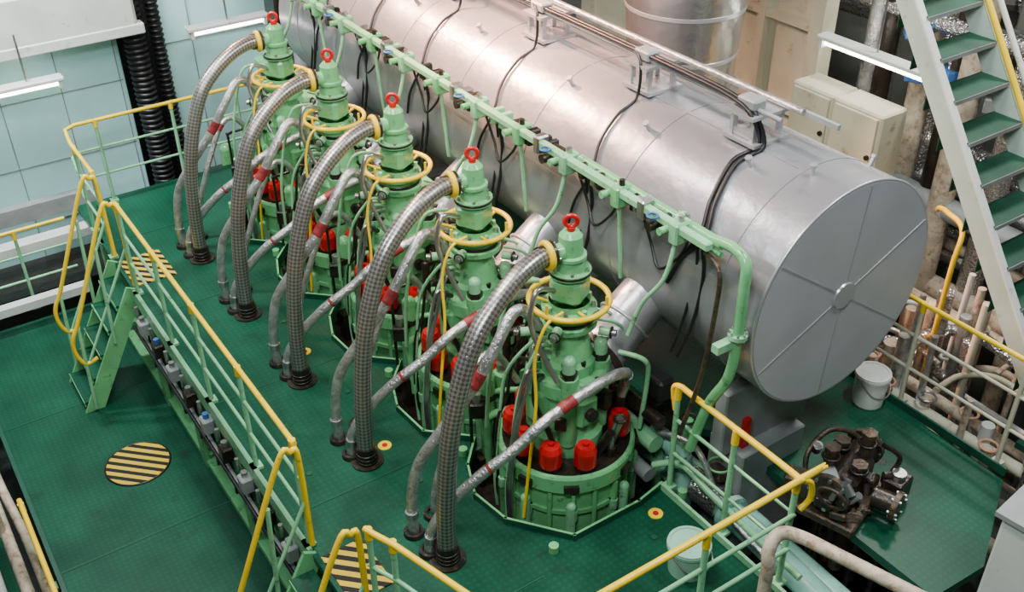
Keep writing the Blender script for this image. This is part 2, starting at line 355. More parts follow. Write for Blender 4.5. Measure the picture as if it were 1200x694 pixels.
    b.cyl((.04,-.25,.31),(.10,-.31,.50),.03,DARK,n=10);b.cyl((.15,-.24,.31),(.19,-.28,.54),.025,STEEL,n=10);b.torus((.19,-.28,.54),.035,.01,DARK)
    return b.mesh('diesel_cylinder')
me=cyl_unit()
for k in range(5): place(me,'diesel_cylinder' if k==0 else 'diesel_cylinder.%03d'%k,(0,k,0))
def hose():
    b=MB();A=V((-.15,.01));B=V((-.989,-.204))
    pr=[(0,1.655),(.12,1.665),(.3,1.63),(.5,1.54),(.68,1.40),(.82,1.16),(.92,.87),(.98,.5),(1.0,.2),(1.0,.07)]
    P=[(*(A.lerp(B,s)),z) for s,z in pr]
    b.tube(P,.054,BRAID,n=24,seg=10)
    e=V(P[-1]);b.cyl(e+V((0,0,-.07)),e+V((0,0,.06)),.062,DARK,n=20);b.lathe((e.x,e.y,0),[(.075,.0),(.105,.0),(.105,.012),(.075,.012)],DARK)
    for s in range(3): b.torus((e.x,e.y,.02+s*.03),.064,.007,DARK,n=20,k=6)
    return b.mesh('braided_hose')
me=hose()
for k in range(5): place(me,'braided_hose' if k==0 else 'braided_hose.%03d'%k,(0,k,0))
def lag():
    b=MB();T=REDT
    b.tube([(.31,-.12,.52),(.31,-.17,.70),(.22,-.26,.86),(.0,-.31,.92),(-.35,-.3,.82),(-.55,-.27,.68),(-.75,-.22,.55),(-.93,-.15,.36),(-1.03,-.12,.2),(-1.05,-.1,0)],.033,SILV,n=12,seg=8,
       bands=[(.12,.04,STEEL,.036),(.38,.10,T,.036),(.52,.02,STEEL,.036),(.66,.02,T,.035),(.93,.05,STEEL,.038)])
    b.cyl((.31,-.12,.47),(.31,-.12,.57),.045,DARK,n=10)
    b.tube([(-.2,.02,1.2),(-.28,.03,1.33),(-.38,.01,1.36),(-.52,-.03,1.22),(-.66,-.03,1.02),(-.84,.0,.8),(-1.0,.05,.55),(-1.05,.08,.25),(-1.05,.08,0)],.033,SILV,n=12,seg=8,
       bands=[(.05,.04,STEEL,.037),(.34,.10,T,.036),(.5,.02,STEEL,.036),(.9,.04,STEEL,.040)])
    b.tube([(-.22,.2,.7),(-.36,.22,.95),(-.5,.2,.95),(-.66,.16,.7),(-.8,.14,.4),(-.86,.14,.2),(-.88,.14,0)],.022,SILV,n=10,seg=8,bands=[(.3,.06,T,.025)])
    for p in((-1.05,-.1),(-1.05,.08),(-.88,.14)): b.lathe((*p,0),[(.04,.03),(.06,.03),(.065,.0)],DARK,n=16)
    return b.mesh('lagged_drain_pipe')
me=lag()
for k in range(5): place(me,'lagged_drain_pipe' if k==0 else 'lagged_drain_pipe.%03d'%k,(0,k,0))
def small():
    b=MB();rnd=random.Random(11)
    for i in range(12):
        x=rnd.uniform(-.42,.3);y=rnd.uniform(.42,.58);z=rnd.uniform(.25,.85)
        b.tube([(x,y,-.2),(x,y,z-.1),(x+rnd.uniform(-.05,.1),y+rnd.uniform(-.05,.05),z),(x+rnd.uniform(.05,.2),y-rnd.uniform(.05,.12),z+.05)],rnd.choice((.012,.02,.028)),rnd.choice((GREEN,DARK,GREEN,DARK,STEEL,BLACK)),n=8)
    for i in range(9):
        x=rnd.uniform(-.35,.38);y=.5+rnd.uniform(-.05,.05);z=rnd.uniform(.1,.5);b.box((x,y,z),(.1,.1,.12),rnd.choice((GREEN,DARK,DARK,RUST)),rnd.random(),bev=.01);b.cyl((x,y,z+.05),(x,y,z+.12),.03,rnd.choice((RUST,STEEL,DARK)))
    b.cyl((-.25,.5,-.2),(-.25,.5,.55),.05,GREEN);b.dome((-.25,.5,.55),.05,.05,GREEN);b.box((-.25,.5,.40),(.16,.10,.06),DARK,bev=.01)
    b.box((.16,.5,.70),(.20,.16,.30),GREEN,bev=.03);b.cyl((.16,.5,.85),(.16,.5,1.05),.045,GREEN2,n=14);b.cyl((.16,.5,1.05),(.16,.5,1.09),.06,DARK,n=8)
    b.cyl((.02,.5,.3),(.02,.5,.72),.04,DARK,n=12);b.cyl((.02,.5,.72),(.02,.5,.8),.03,STEEL,n=6)
    return b.mesh('fuel_injection_pump')
me=small()
for k in range(5): place(me,'fuel_injection_pump' if k==0 else 'fuel_injection_pump.%03d'%k,(0,k,0),eng)
# ================================================================= RECEIVER TANK
TX,TZ,TR,TY=1.267,1.336,.70,-.87
b=MB()
b.lathe((TX,TY,TZ),[(TR-.012,0),(TR,.012),(TR,6.2)],TANK,ax=(0,1,0),n=96)
b.lathe((TX,TY,TZ),[(0,0),(TR-.012,0)],TANKC,ax=(0,-1,0),n=96);b.lathe((TX,TY+6.2,TZ),[(TR,0),(.5,.2),(0,.26)],TANKC,ax=(0,1,0),n=96)
ys=(.32,1.25,2.2,3.1,4.0,4.9,5.8)
for y in ys: b.lathe((TX,TY+y,TZ),[(TR,-.02),(TR+.004,-.018),(TR+.004,.018),(TR,.02)],TANK,ax=(0,1,0),n=96)
b.torus((TX,TY+.01,TZ),TR-.004,.009,TSEAM,ax=(0,1,0),n=96,k=6)
for i in range(6):
    a=math.radians(25+60*i);d=V((math.cos(a),0,math.sin(a)));c=V((TX,TY-.001,TZ))+d*(TR*.55)
    b.box(c,(TR*.84,.004,.008),TSEAM,rot=Matrix.Rotation(-a,3,'Y'))
b.lathe((TX,TY,TZ),[(0,.010),(.08,.010),(.085,0)],TSEAM,ax=(0,-1,0),n=32)
for j,ang in enumerate((100,70,150,128,165)):
    a=math.radians(ang);y0=ys[j%4]+TY;L=(1.9,.93,2.8,.9,3.5)[j];b.box((TX+(TR+.001)*math.cos(a),y0+L/2,TZ+(TR+.001)*math.sin(a)),(.022,L,.006),TANK,rot=Matrix.Rotation(-(a-math.pi/2),3,'Y'))
for y,ang in((-.3,112),(.45,120),(1.25,118),(2.4,115),(.0,84),(3.3,118),(-.62,100),(-.62,60)):
    a=math.radians(ang);n=V((math.cos(a),0,math.sin(a)));p=V((TX,y,TZ))+n*TR;b.cyl(p,p+n*.05,.014,TSEAM,n=8);b.cyl(p+n*.05,p+n*.065,.022,TSEAM,n=8)
tank=b.obj('exhaust_gas_receiver')
b=MB()
for y in(-.55,1.6,3.8):
    b.box((TX-.15,y,.42),(.75,.10,.5),GREYP,bev=.01);b.box((TX-.15,y,-.3),(.55,.3,1.0),GREYP,bev=.01)
b.box((TX-.35,-.62,.25),(.05,.03,.35),RED)
b.obj('saddle',parent=tank)
b=MB()
for y in(-.11,.79,1.91,3.1,4.2):
    for dy in(-.08,.08):
        b.box((1.12,y+dy,2.10),(.035,.025,.20),TSEAM);b.box((1.32,y+dy,2.12),(.035,.025,.16),TSEAM)
    b.box((1.22,y,2.205),(.30,.22,.02),TSEAM);b.box((1.12,y,2.08),(.02,.16,.04),TSEAM);b.box((1.22,y,2.045),(.28,.26,.02),TSEAM)
    b.box((1.16,y,2.26),(.10,.14,.06),GREYP,bev=.01)
b.cyl((1.15,-.35,2.235),(1.15,5.3,2.235),.013,GREYP);b.cyl((1.32,-.35,2.24),(1.32,5.3,2.24),.020,SILV)
b.box((1.45,2.3,2.17),(.025,5.6,.03),GREYP)
b.obj('cable_tray',parent=tank)
b=MB()
def ar(ang,y,dr=.018): a=math.radians(ang);return (TX+(TR+dr)*math.cos(a),y,TZ+(TR+dr)*math.sin(a))
for dx in(0,.035): b.tube([(1.13+dx,5.3,2.26),(1.12+dx,3,2.265),(1.14+dx,1.4,2.26),(1.12+dx,.4,2.27),(1.11+dx,0,2.26),(1.09+dx,-.18,2.22),ar(100,-.22-dx),ar(115,-.2-dx),ar(135,-.27-dx),ar(150,-.33-dx),ar(165,-.27),ar(180,-.2)],.013,BLACK,n=6)
for y in(.75,1.85,2.85,3.7,4.5):
    b.tube([(1.12,y+.1,2.27),(1.08,y,2.22),ar(108,y-.02),ar(122,y-.03),ar(138,y-.06),ar(153,y-.12),ar(170,y-.05),ar(185,y)],.010,BLACK,n=6)
for y in(-.35,.25,1.3,2.3,3.25): b.tube([(.53,y,1.72),ar(158,y+.05,.05),ar(166,y+.1,.03),ar(174,y+.2,.05),ar(166,y+.32,.03),(.54,y+.4,1.70)],.009,BLACK,n=6)
b.obj('black_cable',parent=tank)
def branch():
    b=MB();b.tube([(.20,.04,.74),(.36,.08,.80),(.52,.10,.92),(.74,.12,1.05)],.165,TANK,n=32,seg=6)
    b.torus((.50,.10,.905),.168,.012,TSEAM,ax=(.8,.1,.5),n=28);flange(b,(.28,.06,.76),(.9,.1,.35),.20,DARK,.04,12)
    b.box((.42,.38,.55),(.2,.18,.2),DARK,bev=.02);b.cyl((.42,.38,.65),(.42,.38,.8),.05,GREEN);b.cyl((.42,.38,.8),(.42,.38,.84),.07,DARK,n=8)
    b.tube([(.42,-.20,.3),(.44,-.22,.7),(.40,-.22,.85),(.3,-.1,.88)],.016,GREEN2)
    b.cyl((.5,-.2,.5),(.62,-.2,.5),.06,DARK,n=12);b.box((.52,-.25,.62),(.12,.14,.16),BLACK,bev=.02)
    return b.mesh('exhaust_branch')
me=branch()
for k in range(5): place(me,'exhaust_branch' if k==0 else 'exhaust_branch.%03d'%k,(0,k,0),tank)
b=MB()
b.box((.45,2.2,1.80),(.05,5.6,.05),GREEN2,bev=.008);b.cyl((.52,-.62,1.74),(.52,5,1.74),.018,GREEN);b.cyl((.53,-.3,1.70),(.53,5,1.70),.010,BLACK)
b.tube([(.52,-.55,1.80),(.52,-.70,1.82),(.51,-.80,1.78),(.50,-.82,1.65),(.50,-.82,1.3),(.49,-.80,1.05),(.47,-.70,.8),(.47,-.6,.4)],.030,GREEN,n=12);b.cyl((.52,-.62,1.80),(.52,.6,1.80),.030,GREEN)
b.tube([(.47,-.55,1.74),(.45,-.68,1.70),(.44,-.70,1.5),(.43,-.66,1.0),(.42,-.55,.5)],.014,RUST,n=8)
flange(b,(.50,-.82,1.35),(0,0,1),.055,GREEN2);flange(b,(.52,-.3,1.8),(0,1,0),.05,GREEN2)
b.box((.44,-.80,1.30),(.16,.05,.05),GREEN2)
rr=random.Random(21)
for i,y in enumerate([-.35+.5*j for j in range(11)]):
    b.box((.47,y,1.77),(.12,.07,.13),GREEN if i%2 else GREEN2,bev=.01);b.cyl((.47,y,1.83),(.47,y,1.87),.018,DARK if i%2 else STEEL,n=8)
    b.cyl((.42,y+.05,1.78),(.36,y+.05,1.78),.022,GREEN,n=10)
    if i%2==0:
        b.box((.48,y+.15,1.76),(.10,.12,.10),DARK,bev=.01);b.cyl((.42,y+.15,1.76),(.37,y+.15,1.76),.03,DARK,n=10);b.torus((.40,y+.15,1.82),.03,.007,BLUE)
        b.box((.46,y+.28,1.79),(.09,.06,.12),STEEL,bev=.01)
        b.tube([(.44,y,1.7),(.38,y,1.5),(.32,y+.1,1.3),(.25,y+.12,1.1)],.014,GREEN2,n=6)
        b.tube([(.54,y-.1,1.72),(.58,y-.1,1.5),(.56,y-.08,1.2),(.54,y,.9)],.012,BLACK,n=6);b.tube([(.56,y-.04,1.72),(.60,y-.02,1.5),(.57,y,1.2),(.54,y+.06,.9)],.010,BLACK,n=6)
    else:
        b.cyl((.46,y,1.70),(.50,y,1.2),.013,GREEN2,n=6)
    for j in range(4):
        yy=y+rr.uniform(.05,.45);b.box((.50,yy,1.77),(.10,.04,.10),rr.choice((DARK,STEEL,GREEN2,BLACK)),bev=.006)
b.obj('fuel_pipe_rail')
# ================================================================= HANDRAILS
HR=.806
def rail(name,path,posts,mid=True,zb=0.,r=.017,col=YEL,pc=GREEN2,midc=GREEN2,h=HR,smooth=False,frs=(.36,.68)):
    b=MB();b.tube(path,r,col,n=10,smooth=smooth)
    if mid:
        for fr in frs:
            b.tube([(x,y,z-h*(1-fr)) for x,y,z in path],r*.72,midc,n=8,smooth=smooth)
    for x,y,z in posts:
        b.cyl((x,y,z),(x,y,z+h),r*.95,pc,n=10);b.box((x,y,z+.01),(.07,.07,.02),pc)
        b.cyl((x,y,z+h-.06),(x,y,z+h+.01),r*1.25,col,n=10)
    return b.obj(name)
X1=-1.60
rail('handrail',[(X1,.33,HR),(X1,3.62,HR)],[(X1,y,0) for y in(.36,1.15,1.95,2.75,3.58)])
b=MB()
for i in range(9):
    y=.5+i*.35;b.box((-1.675,y,-.14),(.08,.10,.12),DARK if i%2 else GREYP,bev=.01);b.cyl((-1.675,y,-.08),(-1.675,y,-.04),.022,BLUE if i%3==1 else STEEL,n=10);b.cyl((-1.64,y+.08,-.1),(-1.64,y+.08,-.6),.012,BLACK,n=6)
    b.cyl((-1.68,y+.1,-.1),(-1.68,y+.1,.0),.014,STEEL,n=8)
b.cyl((-1.71,.3,-.24),(-1.71,3.5,-.24),.014,BLACK);b.cyl((-1.68,.3,-.29),(-1.68,3.5,-.29),.02,GREYP)
b.obj('terminal_box_row')
def stairs(name,y0,y1):
    b=MB();top=V((-1.62,0,0));bot=V((-2.16,0,ZL));n=5
    ang=math.atan2(top.z-bot.z,top.x-bot.x)
    for y in(y0,y1):
        mid=(top+bot)/2;b.box((mid.x,y,mid.z-.02),((top-bot).length+.06,.025,.14),GREEN,rot=Matrix.Rotation(-ang,3,'Y'))
    for i in range(n):
        t=(i+.6)/n;p=top.lerp(bot,t);b.box((p.x-.02,(y0+y1)/2,p.z),(.15,y1-y0-.02,.02),PLATE);b.box((p.x-.095,(y0+y1)/2,p.z-.01),(.01,y1-y0-.02,.04),GREEN)
    for y in(y0-.02,y1+.02):
        P=[(X1,y,.05),(X1,y,HR-.08),(X1-.04,y,HR-.02),(X1-.12,y,HR-.06),(-2.06,y,-.06),(-2.16,y,-.26),(-2.17,y,-.4),(-2.12,y,-.52),(-2.02,y,-.5)]
        b.tube(P,.017,YEL,n=10,seg=5)
        b.tube([(X1,y,HR*.5),(-2.08,y,-.5)],.012,GREEN2,smooth=False);b.cyl((-2.10,y,-.18),(-2.14,y,ZL+.02),.015,GREEN2);b.cyl((-1.82,y,.46),(-1.86,y,-.42),.015,GREEN2)
    b.obj(name)
stairs('stair_to_lower_floor',3.66,4.16);stairs('stair_to_lower_floor.001',-.40,.28)
yb=5.25
rail('handrail.001',[(X1,4.22,HR),(X1,4.9,HR),(X1+.03,5.18,HR),(X1+.12,yb,HR),(.5,yb,HR)],[(X1,4.25,0),(X1,4.8,0),(-1.3,yb,0),(-.62,yb,0),(.0,yb,0),(.48,yb,0)])
rail('handrail.002',[(-1.57,-.44,HR),(-1.55,-.50,HR),(-1.50,-.62,HR),(-1.36,-1.1,HR),(-1.0,-2.3,HR)],[(-1.56,-.46,0),(-1.50,-.60,0),(-1.36,-1.1,0),(-1.1,-2.0,0)])
b=MB();xr=.45
b.tube([(xr,-.47,0.62),(xr,-.44,.76),(xr,-.50,HR),(xr,-.6,HR),(xr,-1.36,HR),(xr-.02,-1.41,HR),(xr-.08,-1.42,HR),(-3,-1.42,HR)],.019,YEL,n=10,seg=5)
for z in(.29,.55): b.tube([(xr,-.48,z),(xr,-1.42,z),(-3,-1.42,z)],.014,GREEN2,n=8,smooth=False)
for x,y in((xr,-.48),(xr,-.95),(xr,-1.40),(-.2,-1.42),(-.85,-1.42)):
    b.cyl((x,y,0),(x,y,HR-.02),.018,GREEN2,n=10);b.box((x,y,.01),(.07,.07,.02),GREEN2);b.cyl((x,y,HR-.1),(x,y,HR),.022,YEL,n=10)
b.tube([(xr,-1.42,HR),(xr+.06,-1.44,HR-.04),(xr+.08,-1.44,HR-.16),(xr+.02,-1.43,HR-.22)],.017,YEL,n=8)
b.obj('handrail.003')
rail('handrail.004',[(2.30,.8,HR),(2.30,-.45,HR),(2.30,-2.2,HR)],[(2.30,y,0) for y in(.6,-.1,-.75,-1.5)],midc=CREAM,pc=CREAM)
rail('handrail.005',[(3.2,1.6,.977),(3.2,.3,.977)],[(3.2,y,.17) for y in(1.5,.8,.35)],pc=YEL,midc=YEL)
b=MB();b.box((3.25,.95,.14),(.3,1.5,.05),GREYP);b.box((3.3,1.6,-.6),(.06,.06,1.5),GREYP);b.box((3.3,.3,-.6),(.06,.06,1.5),GREYP);b.obj('rear_walkway')
b=MB();b.tube([(3.5,.05,.75),(3.45,-.0,.80),(3.4,-.1,.82),(3.3,-.3,.80),(3.2,-.35,.5),(3.2,-.35,-.5)],.02,YEL);b.obj('handrail.006')
b=MB();b.tube([(-.01,-1.66,0),(-.01,-1.66,.62),(.0,-1.64,.76),(.07,-1.63,.82),(.14,-1.70,.82),(.22,-1.95,.82),(.45,-2.7,.82)],.034,RUSTP,n=14,seg=6);b.obj('bent_guard_rail')
rail('handrail.007',[(-2.93,1.95,-.2),(-2.93,-1,-.2)],[(-2.93,y,ZL) for y in(1.9,.9,0)],h=.8)
b=MB();b.tube([(-3.02,2.9,-.3),(-3.0,2.3,-.35),(-2.97,2.0,-.6),(-2.97,1.8,-1.2)],.03,RUSTP);b.cyl((-3.1,5,-.9),(-3.05,-1,-.9),.04,RUSTP);b.cyl((-3.25,5,-1.1),(-3.2,-1,-1.1),.03,WHITE);b.cyl((-3.1,2.5,-.9),(-3.1,2.5,-.3),.03,RUSTP);b.obj('side_pipes')
b=MB();b.box((-3.9,1.5,-1.9),(1.6,8,.06),PLATE);b.obj('floor_outer_left')
# ================================================================= FOREGROUND RIGHT
def pail(name,c,r,h,m):
    b=MB();b.lathe(c,[(0,0),(r*.88,0),(r,h),(r*1.05,h),(r*1.05,h-.02),(r*.99,h-.02)],m,n=32)
    b.lathe(c,[(r*1.03,h),(r*1.03,h+.012),(r*.9,h+.012),(r*.88,h+.004),(0,h+.004)],m,n=32)
    c=V(c);b.tube([c+V((-r,0,h*.85)),c+V((-r*.8,-r*.8,h*.55)),c+V((0,-r*1.12,h*.45)),c+V((r*.8,-r*.8,h*.55)),c+V((r,0,h*.85))],.006,STEEL,n=6);b.obj(name)
pail('bucket',(.10,-1.03,0),.12,.20,BUCK);pail('bucket.001',(2.12,-.62,0),.115,.24,BUCKW)
b=MB()
def tp(path,r,fl=()):
    b.tube(path,r,TEAL,n=20,seg=6)
    for p,ax in fl: flange(b,p,ax,r*1.45,TEAL,.04,8)
tp([(.66,.3,-.12),(.72,-.2,-.14),(.74,-.5,-.16),(.74,-1.1,-.2),(.74,-2,-.3)],.085,[((.72,-.25,-.14),(0,1,0)),((.74,-.75,-.17),(0,1,0))])
tp([(.93,.3,-.35),(.95,-.3,-.35),(.95,-1.9,-.4)],.075,[((.95,-.5,-.36),(0,1,0))])
tp([(.56,-.15,.2),(.62,-.3,.12),(.64,-.38,.02),(.64,-.42,-.3)],.06,[((.63,-.36,.05),(0,.3,1))])
tp([(.55,-1.05,-.35),(.55,-2,-.35)],.09,[((.55,-1.15,-.35),(0,1,0))])
b.cyl((.80,-.55,-.05),(.80,-.55,.02),.06,RUST);b.torus((.80,-.55,.05),.07,.008,GREEN)
b.cyl((.72,-.4,-.15),(.74,-.68,-.165),.10,FOIL,n=20)
b.obj('cooling_water_pipes')
b=MB()
b.cyl((.50,-.55,-1.2),(.50,-.55,-.0),.03,GREEN);b.cyl((.60,-.2,-1.2),(.60,-.2,.1),.04,GREEN2)
b.tube([(.42,-.35,.1),(.52,-.5,.16),(.52,-.8,.12),(.5,-1.5,.1)],.022,GREEN2);b.tube([(.5,-.3,.3),(.58,-.55,.3),(.60,-.8,.0),(.6,-1.2,-.1)],.02,SILV)
b.box((.7,-.1,.25),(.16,.16,.3),DARK,bev=.02);b.cyl((.62,-.42,.2),(.62,-.42,.42),.03,GREEN);b.torus((.62,-.42,.43),.05,.008,DARK)
b.obj('drain_pipes')
b=MB();c=V((0,0,0))
b.box(c+V((0,0,.03)),(.50,.34,.06),RUST,.3,bev=.01);b.box(c+V((0,0,.17)),(.30,.20,.22),DARK,.3,bev=.03)
b.cyl(c+V((-.2,-.04,.2)),c+V((.24,.08,.2)),.085,DARK,n=20);flange(b,c+V((-.2,-.05,.2)),(1,.3,0),.12,RUST,.03,8);flange(b,c+V((.25,.09,.2)),(1,.3,0),.11,RUST,.03,8)
for dx,dy,h in((-.1,.05,.12),(.05,.1,.06),(.13,-.0,.14),(-.02,-.08,.05)):
    p=c+V((dx,dy,.27));b.cyl(p,p+V((0,0,h)),.035,RUST,n=12);b.cyl(p+V((0,0,h)),p+V((0,0,h+.02)),.045,RUST,n=6);b.torus(p+V((0,0,h*.6)),.045,.008,DARK)
b.cyl(c+V((.05,-.16,.13)),c+V((.09,-.28,.13)),.06,DARK,n=16);flange(b,c+V((.09,-.28,.13)),(.3,-1,0),.085,RUST,.03,6)
b.torus(c+V((-.27,-.12,.26)),.08,.010,RUST,ax=(1,.3,.3));b.cyl(c+V((-.27,-.12,.26)),c+V((-.18,-.08,.22)),.015,STEEL)
b.tube([c+V((-.15,.14,.1)),c+V((-.1,.2,.25)),c+V((.05,.2,.34)),c+V((.18,.14,.3)),c+V((.24,.05,.2))],.016,RUST);b.tube([c+V((.2,-.1,.1)),c+V((.28,-.12,.25)),c+V((.2,-.05,.34))],.014,DARK)
b.box(c+V((.24,-.16,.1)),(.14,.12,.14),DARK,.2,bev=.01);b.box(c+V((-.22,.14,.12)),(.12,.14,.18),RUST,.5,bev=.01)
rnd=random.Random(8)
for i in range(26):
    p=c+V((rnd.uniform(-.24,.26),rnd.uniform(-.2,.2),rnd.uniform(.05,.30)));
    if i%3==0: b.box(p,(rnd.uniform(.04,.1),rnd.uniform(.04,.1),rnd.uniform(.03,.08)),rnd.choice((RUST,DARK,GREYP,STEEL)),rnd.random(),bev=.008)
    elif i%3==1: q=p+V((rnd.uniform(-.06,.06),rnd.uniform(-.06,.06),rnd.uniform(.02,.09)));b.cyl(p,q,rnd.uniform(.012,.03),rnd.choice((RUST,STEEL,DARK,BLACK)),n=10)
    else: b.torus(p,rnd.uniform(.02,.05),.008,rnd.choice((RUST,DARK,STEEL)),ax=(rnd.random(),rnd.random(),rnd.random()),n=16,k=6)
b.cyl(c+V((.24,-.16,.17)),c+V((.24,-.16,.20)),.04,STEEL,n=12)
o=b.obj('rusty_pump',(1.24,-1.16,0));o.scale=(1.1,1.1,1.1)
b=MB();b.box((1.68,-2.45,.35),(1.1,.72,.9),WHITE,.12,bev=.015);b.box((1.68,-2.45,.81),(1.16,.78,.03),GREYP,.12);b.box((1.4,-2.4,-.7),(.1,.1,1.5),GREYP);b.box((2.0,-2.4,-.7),(.1,.1,1.5),GREYP);b.obj('control_cabinet')
# ================================================================= BIG STAIR RIGHT
b=MB()
def sy(z): return -1.19+(z-.49)/1.423
top=V((0,sy(3.4),3.4));bot=V((0,sy(-.05),-.05));ang=math.atan2(top.z-bot.z,top.y-bot.y);Ls=(top-bot).length;mid=(top+bot)/2
Rx=Matrix.Rotation(ang,3,'X')
for x in(2.8,3.4): b.box((x,mid.y,mid.z),(.03,Ls,.15),STRG,rot=Rx)
b.box((2.8,mid.y-.06,mid.z+.04),(.06,Ls,.015),WHITE,rot=Rx)
n=15
for i in range(n):
    p=top.lerp(bot,(i+.5)/n);b.box((3.1,p.y,p.z),(.57,.21,.015),TREAD);b.box((3.1,p.y-.105,p.z-.01),(.57,.010,.03),GREYP);b.box((3.1,p.y+.105,p.z-.06),(.57,.008,.14),TREAD)
b.tube([(3.40,top.y-.02,top.z+.16),(3.40,bot.y-.02,bot.z+.16)],.022,YEL,smooth=False)
b.tube([(3.52,top.y-.02,top.z+.16),(3.52,bot.y-.02,bot.z+.16)],.02,WHITE,smooth=False)
b.box((3.1,bot.y-.3,-.08),(.9,.9,.05),GDARK)
b.obj('steel_staircase')
# ================================================================= RIGHT BACKGROUND
b=MB();b.box((4.0,3.4,.6),(.06,3.4,3.4),CREAM)
for y in(1.8,2.4,3.2,4.0,4.9): b.box((3.94,y,.6),(.10,.08,3.4),CREAM,bev=.005)
for z in(-.2,.75,1.55,2.1): b.box((3.94,3.4,z),(.08,3.4,.07),CREAM)
b.box((3.9,1.72,.9),(.16,.16,3.4),CREAM,bev=.01);b.obj('bulkhead_frame')
b=MB()
for (y0,y1,z0,z1,dx) in((1.14,1.58,.62,1.28,0),(.60,1.08,.62,1.32,-.08)):
    b.box((3.62+dx,(y0+y1)/2,(z0+z1)/2),(.3,y1-y0,z1-z0),CREAM,bev=.015);b.box((3.46+dx,(y0+y1)/2,(z0+z1)/2),(.02,y1-y0-.06,z1-z0-.06),CREAM,bev=.005)
    b.cyl((3.45+dx,y0+.06,(z0+z1)/2),(3.43+dx,y0+.06,(z0+z1)/2),.02,DARK)
b.box((3.62,1.1,.56),(.4,1.1,.04),CREAM);b.box((3.75,1.6,-.4),(.06,.06,2.0),CREAM);b.box((3.75,.6,-.4),(.06,.06,2.0),CREAM);b.obj('electrical_cabinet')
def lamp(name,a,bb,r=.022):
    a=V(a);bb=V(bb);b=MB();d=(bb-a);m=(a+bb)/2;ang=math.atan2(d.y,d.x)
    b.box(m+V((0,0,.05)),(d.length+.08,.13,.04),WHITE,ang,bev=.01);b.cyl(a,bb,r,TUBE,n=10)
    for e in(a,bb): b.box(e,(.03,.10,.07),WHITE,ang)
    b.cyl(m+V((0,0,.07)),m+V((0,0,.5)),.01,STEEL,n=6);b.obj(name)
lamp('fluorescent_lamp',(3.75,1.55,1.55),(3.75,.50,1.55))
lamp('fluorescent_lamp.001',(-1.95,5.75,1.02),(-1.42,5.75,1.02));lamp('fluorescent_lamp.002',(-.12,5.9,1.15),(.62,5.9,1.15))
dc=(2.78,2.2,0)
b=MB();b.lathe(dc,[(.42,.5),(.42,1.15),(.50,1.16),(.50,1.22),(.44,1.24),(.45,1.5),(.51,2.2),(.515,2.22),(.515,5.5)],DUCT,n=48)
for z,r in((1.52,.456),(1.9,.488),(2.21,.518)): b.lathe(dc,[(r-.006,z-.02),(r,z-.015),(r,z+.015),(r-.006,z+.02)],TSEAM,n=48)
b.obj('silver_duct')
rnd=random.Random(5)
b=MB()
for i in range(34):
    y=rnd.uniform(-1.2,1.5);x=rnd.uniform(4.2,4.9);r=rnd.choice((.03,.05,.08,.1));z=rnd.uniform(-.5,2.2)
    m=rnd.choice((FOIL,FOIL,SILV,GREYP,DARK,RUSTP))
    if i%2: b.cyl((x,-2.5,z),(x,2.6,z+rnd.uniform(-.1,.1)),r,m,n=14)
    else: b.cyl((x-.1,y,-2.5),(x-.1,y,3.0),r,m,n=14)
b.box((4.45,.5,2.25),(.5,3.6,.04),DARK)
for i in range(24): b.box((4.15+rnd.random()*.5,rnd.uniform(-.2,1.6),rnd.uniform(1.3,2.3)),(.16,.2,.12),rnd.choice((DARK,FOIL,GREYP,SILV,BLUE,BLACK)),rnd.random(),bev=.01)
b.obj('lagged_pipe_bundle')
b=MB()
for i in range(30):
    x=rnd.uniform(2.42,3.9);y=rnd.uniform(-1.9,.4);r=rnd.choice((.025,.03,.045,.06));m=rnd.choice((RUSTP,RUSTP,CREAM,FOIL,WHITE,SILV))
    if 2.65<x<3.6 and y<-.7: y+=1.15
    b.cyl((x,y,-2.5),(x+rnd.uniform(-.1,.1),y,rnd.uniform(-.2,.5)),r,m,n=12)
    if i%4==1:
        z=rnd.uniform(-1.2,-.2);b.cyl((x,-2.6,z),(x+rnd.uniform(-.15,.15),1.2,z+rnd.uniform(-.1,.0)),r,m,n=12)
    if i%2: b.torus((x,y,rnd.uniform(-.5,.1)),r*1.3,.012,m,n=16)
    if i%3==0:
        z=rnd.uniform(-.8,.0);b.tube([(x-.3,y,z),(x,y,z),(x+.2,y-.2,z),(x+.25,y-.6,z-.1)],r*.8,m,n=10)
for i in range(14):
    y=1.2-i*.28;x=2.52+.09*(i%3);b.cyl((x,y,-.5),(x,y,-.12),.035,rnd.choice((RUSTP,ORG,DARK,STEEL)));b.box((x,y,-.32-.1*(i%2)),(.13,.10,.10),rnd.choice((RUSTP,ORG,DARK,STEEL)),rnd.random(),bev=.01);b.torus((x,y,-.1),.06,.010,rnd.choice((ORG,STEEL,RUSTP)))
b.obj('pipe_manifold')
# ================================================================= LEFT BACKGROUND
b=MB();b.box((-1.95,6.5,.1),(2.4,.6,2.3),PANEL,bev=.01)
for x in(-3.0,-2.45,-1.9,-1.35,-.8): b.box((x,6.195,.1),(.008,.012,2.25),GREYP)
for z in(.75,.1,-.5): b.box((-1.95,6.195,z),(2.35,.012,.008),GREYP)
b.obj('switchboard_cabinet')
b=MB();b.box((.25,6.75,.3),(1.3,.5,2.9),PANEL,bev=.01);b.box((.05,6.49,.3),(.008,.012,2.8),GREYP);b.box((.3,6.49,.9),(1.2,.012,.008),GREYP);b.obj('aqua_locker')
b=MB();b.box((-1.9,6.3,1.55),(2.6,.9,.5),WHITE,bev=.03);b.box((-1.9,5.9,1.32),(2.7,.12,.10),WHITE,bev=.01);b.box((.4,6.6,1.95),(2.0,.5,.3),WHITE,bev=.02);b.obj('ventilation_duct')
b=MB()
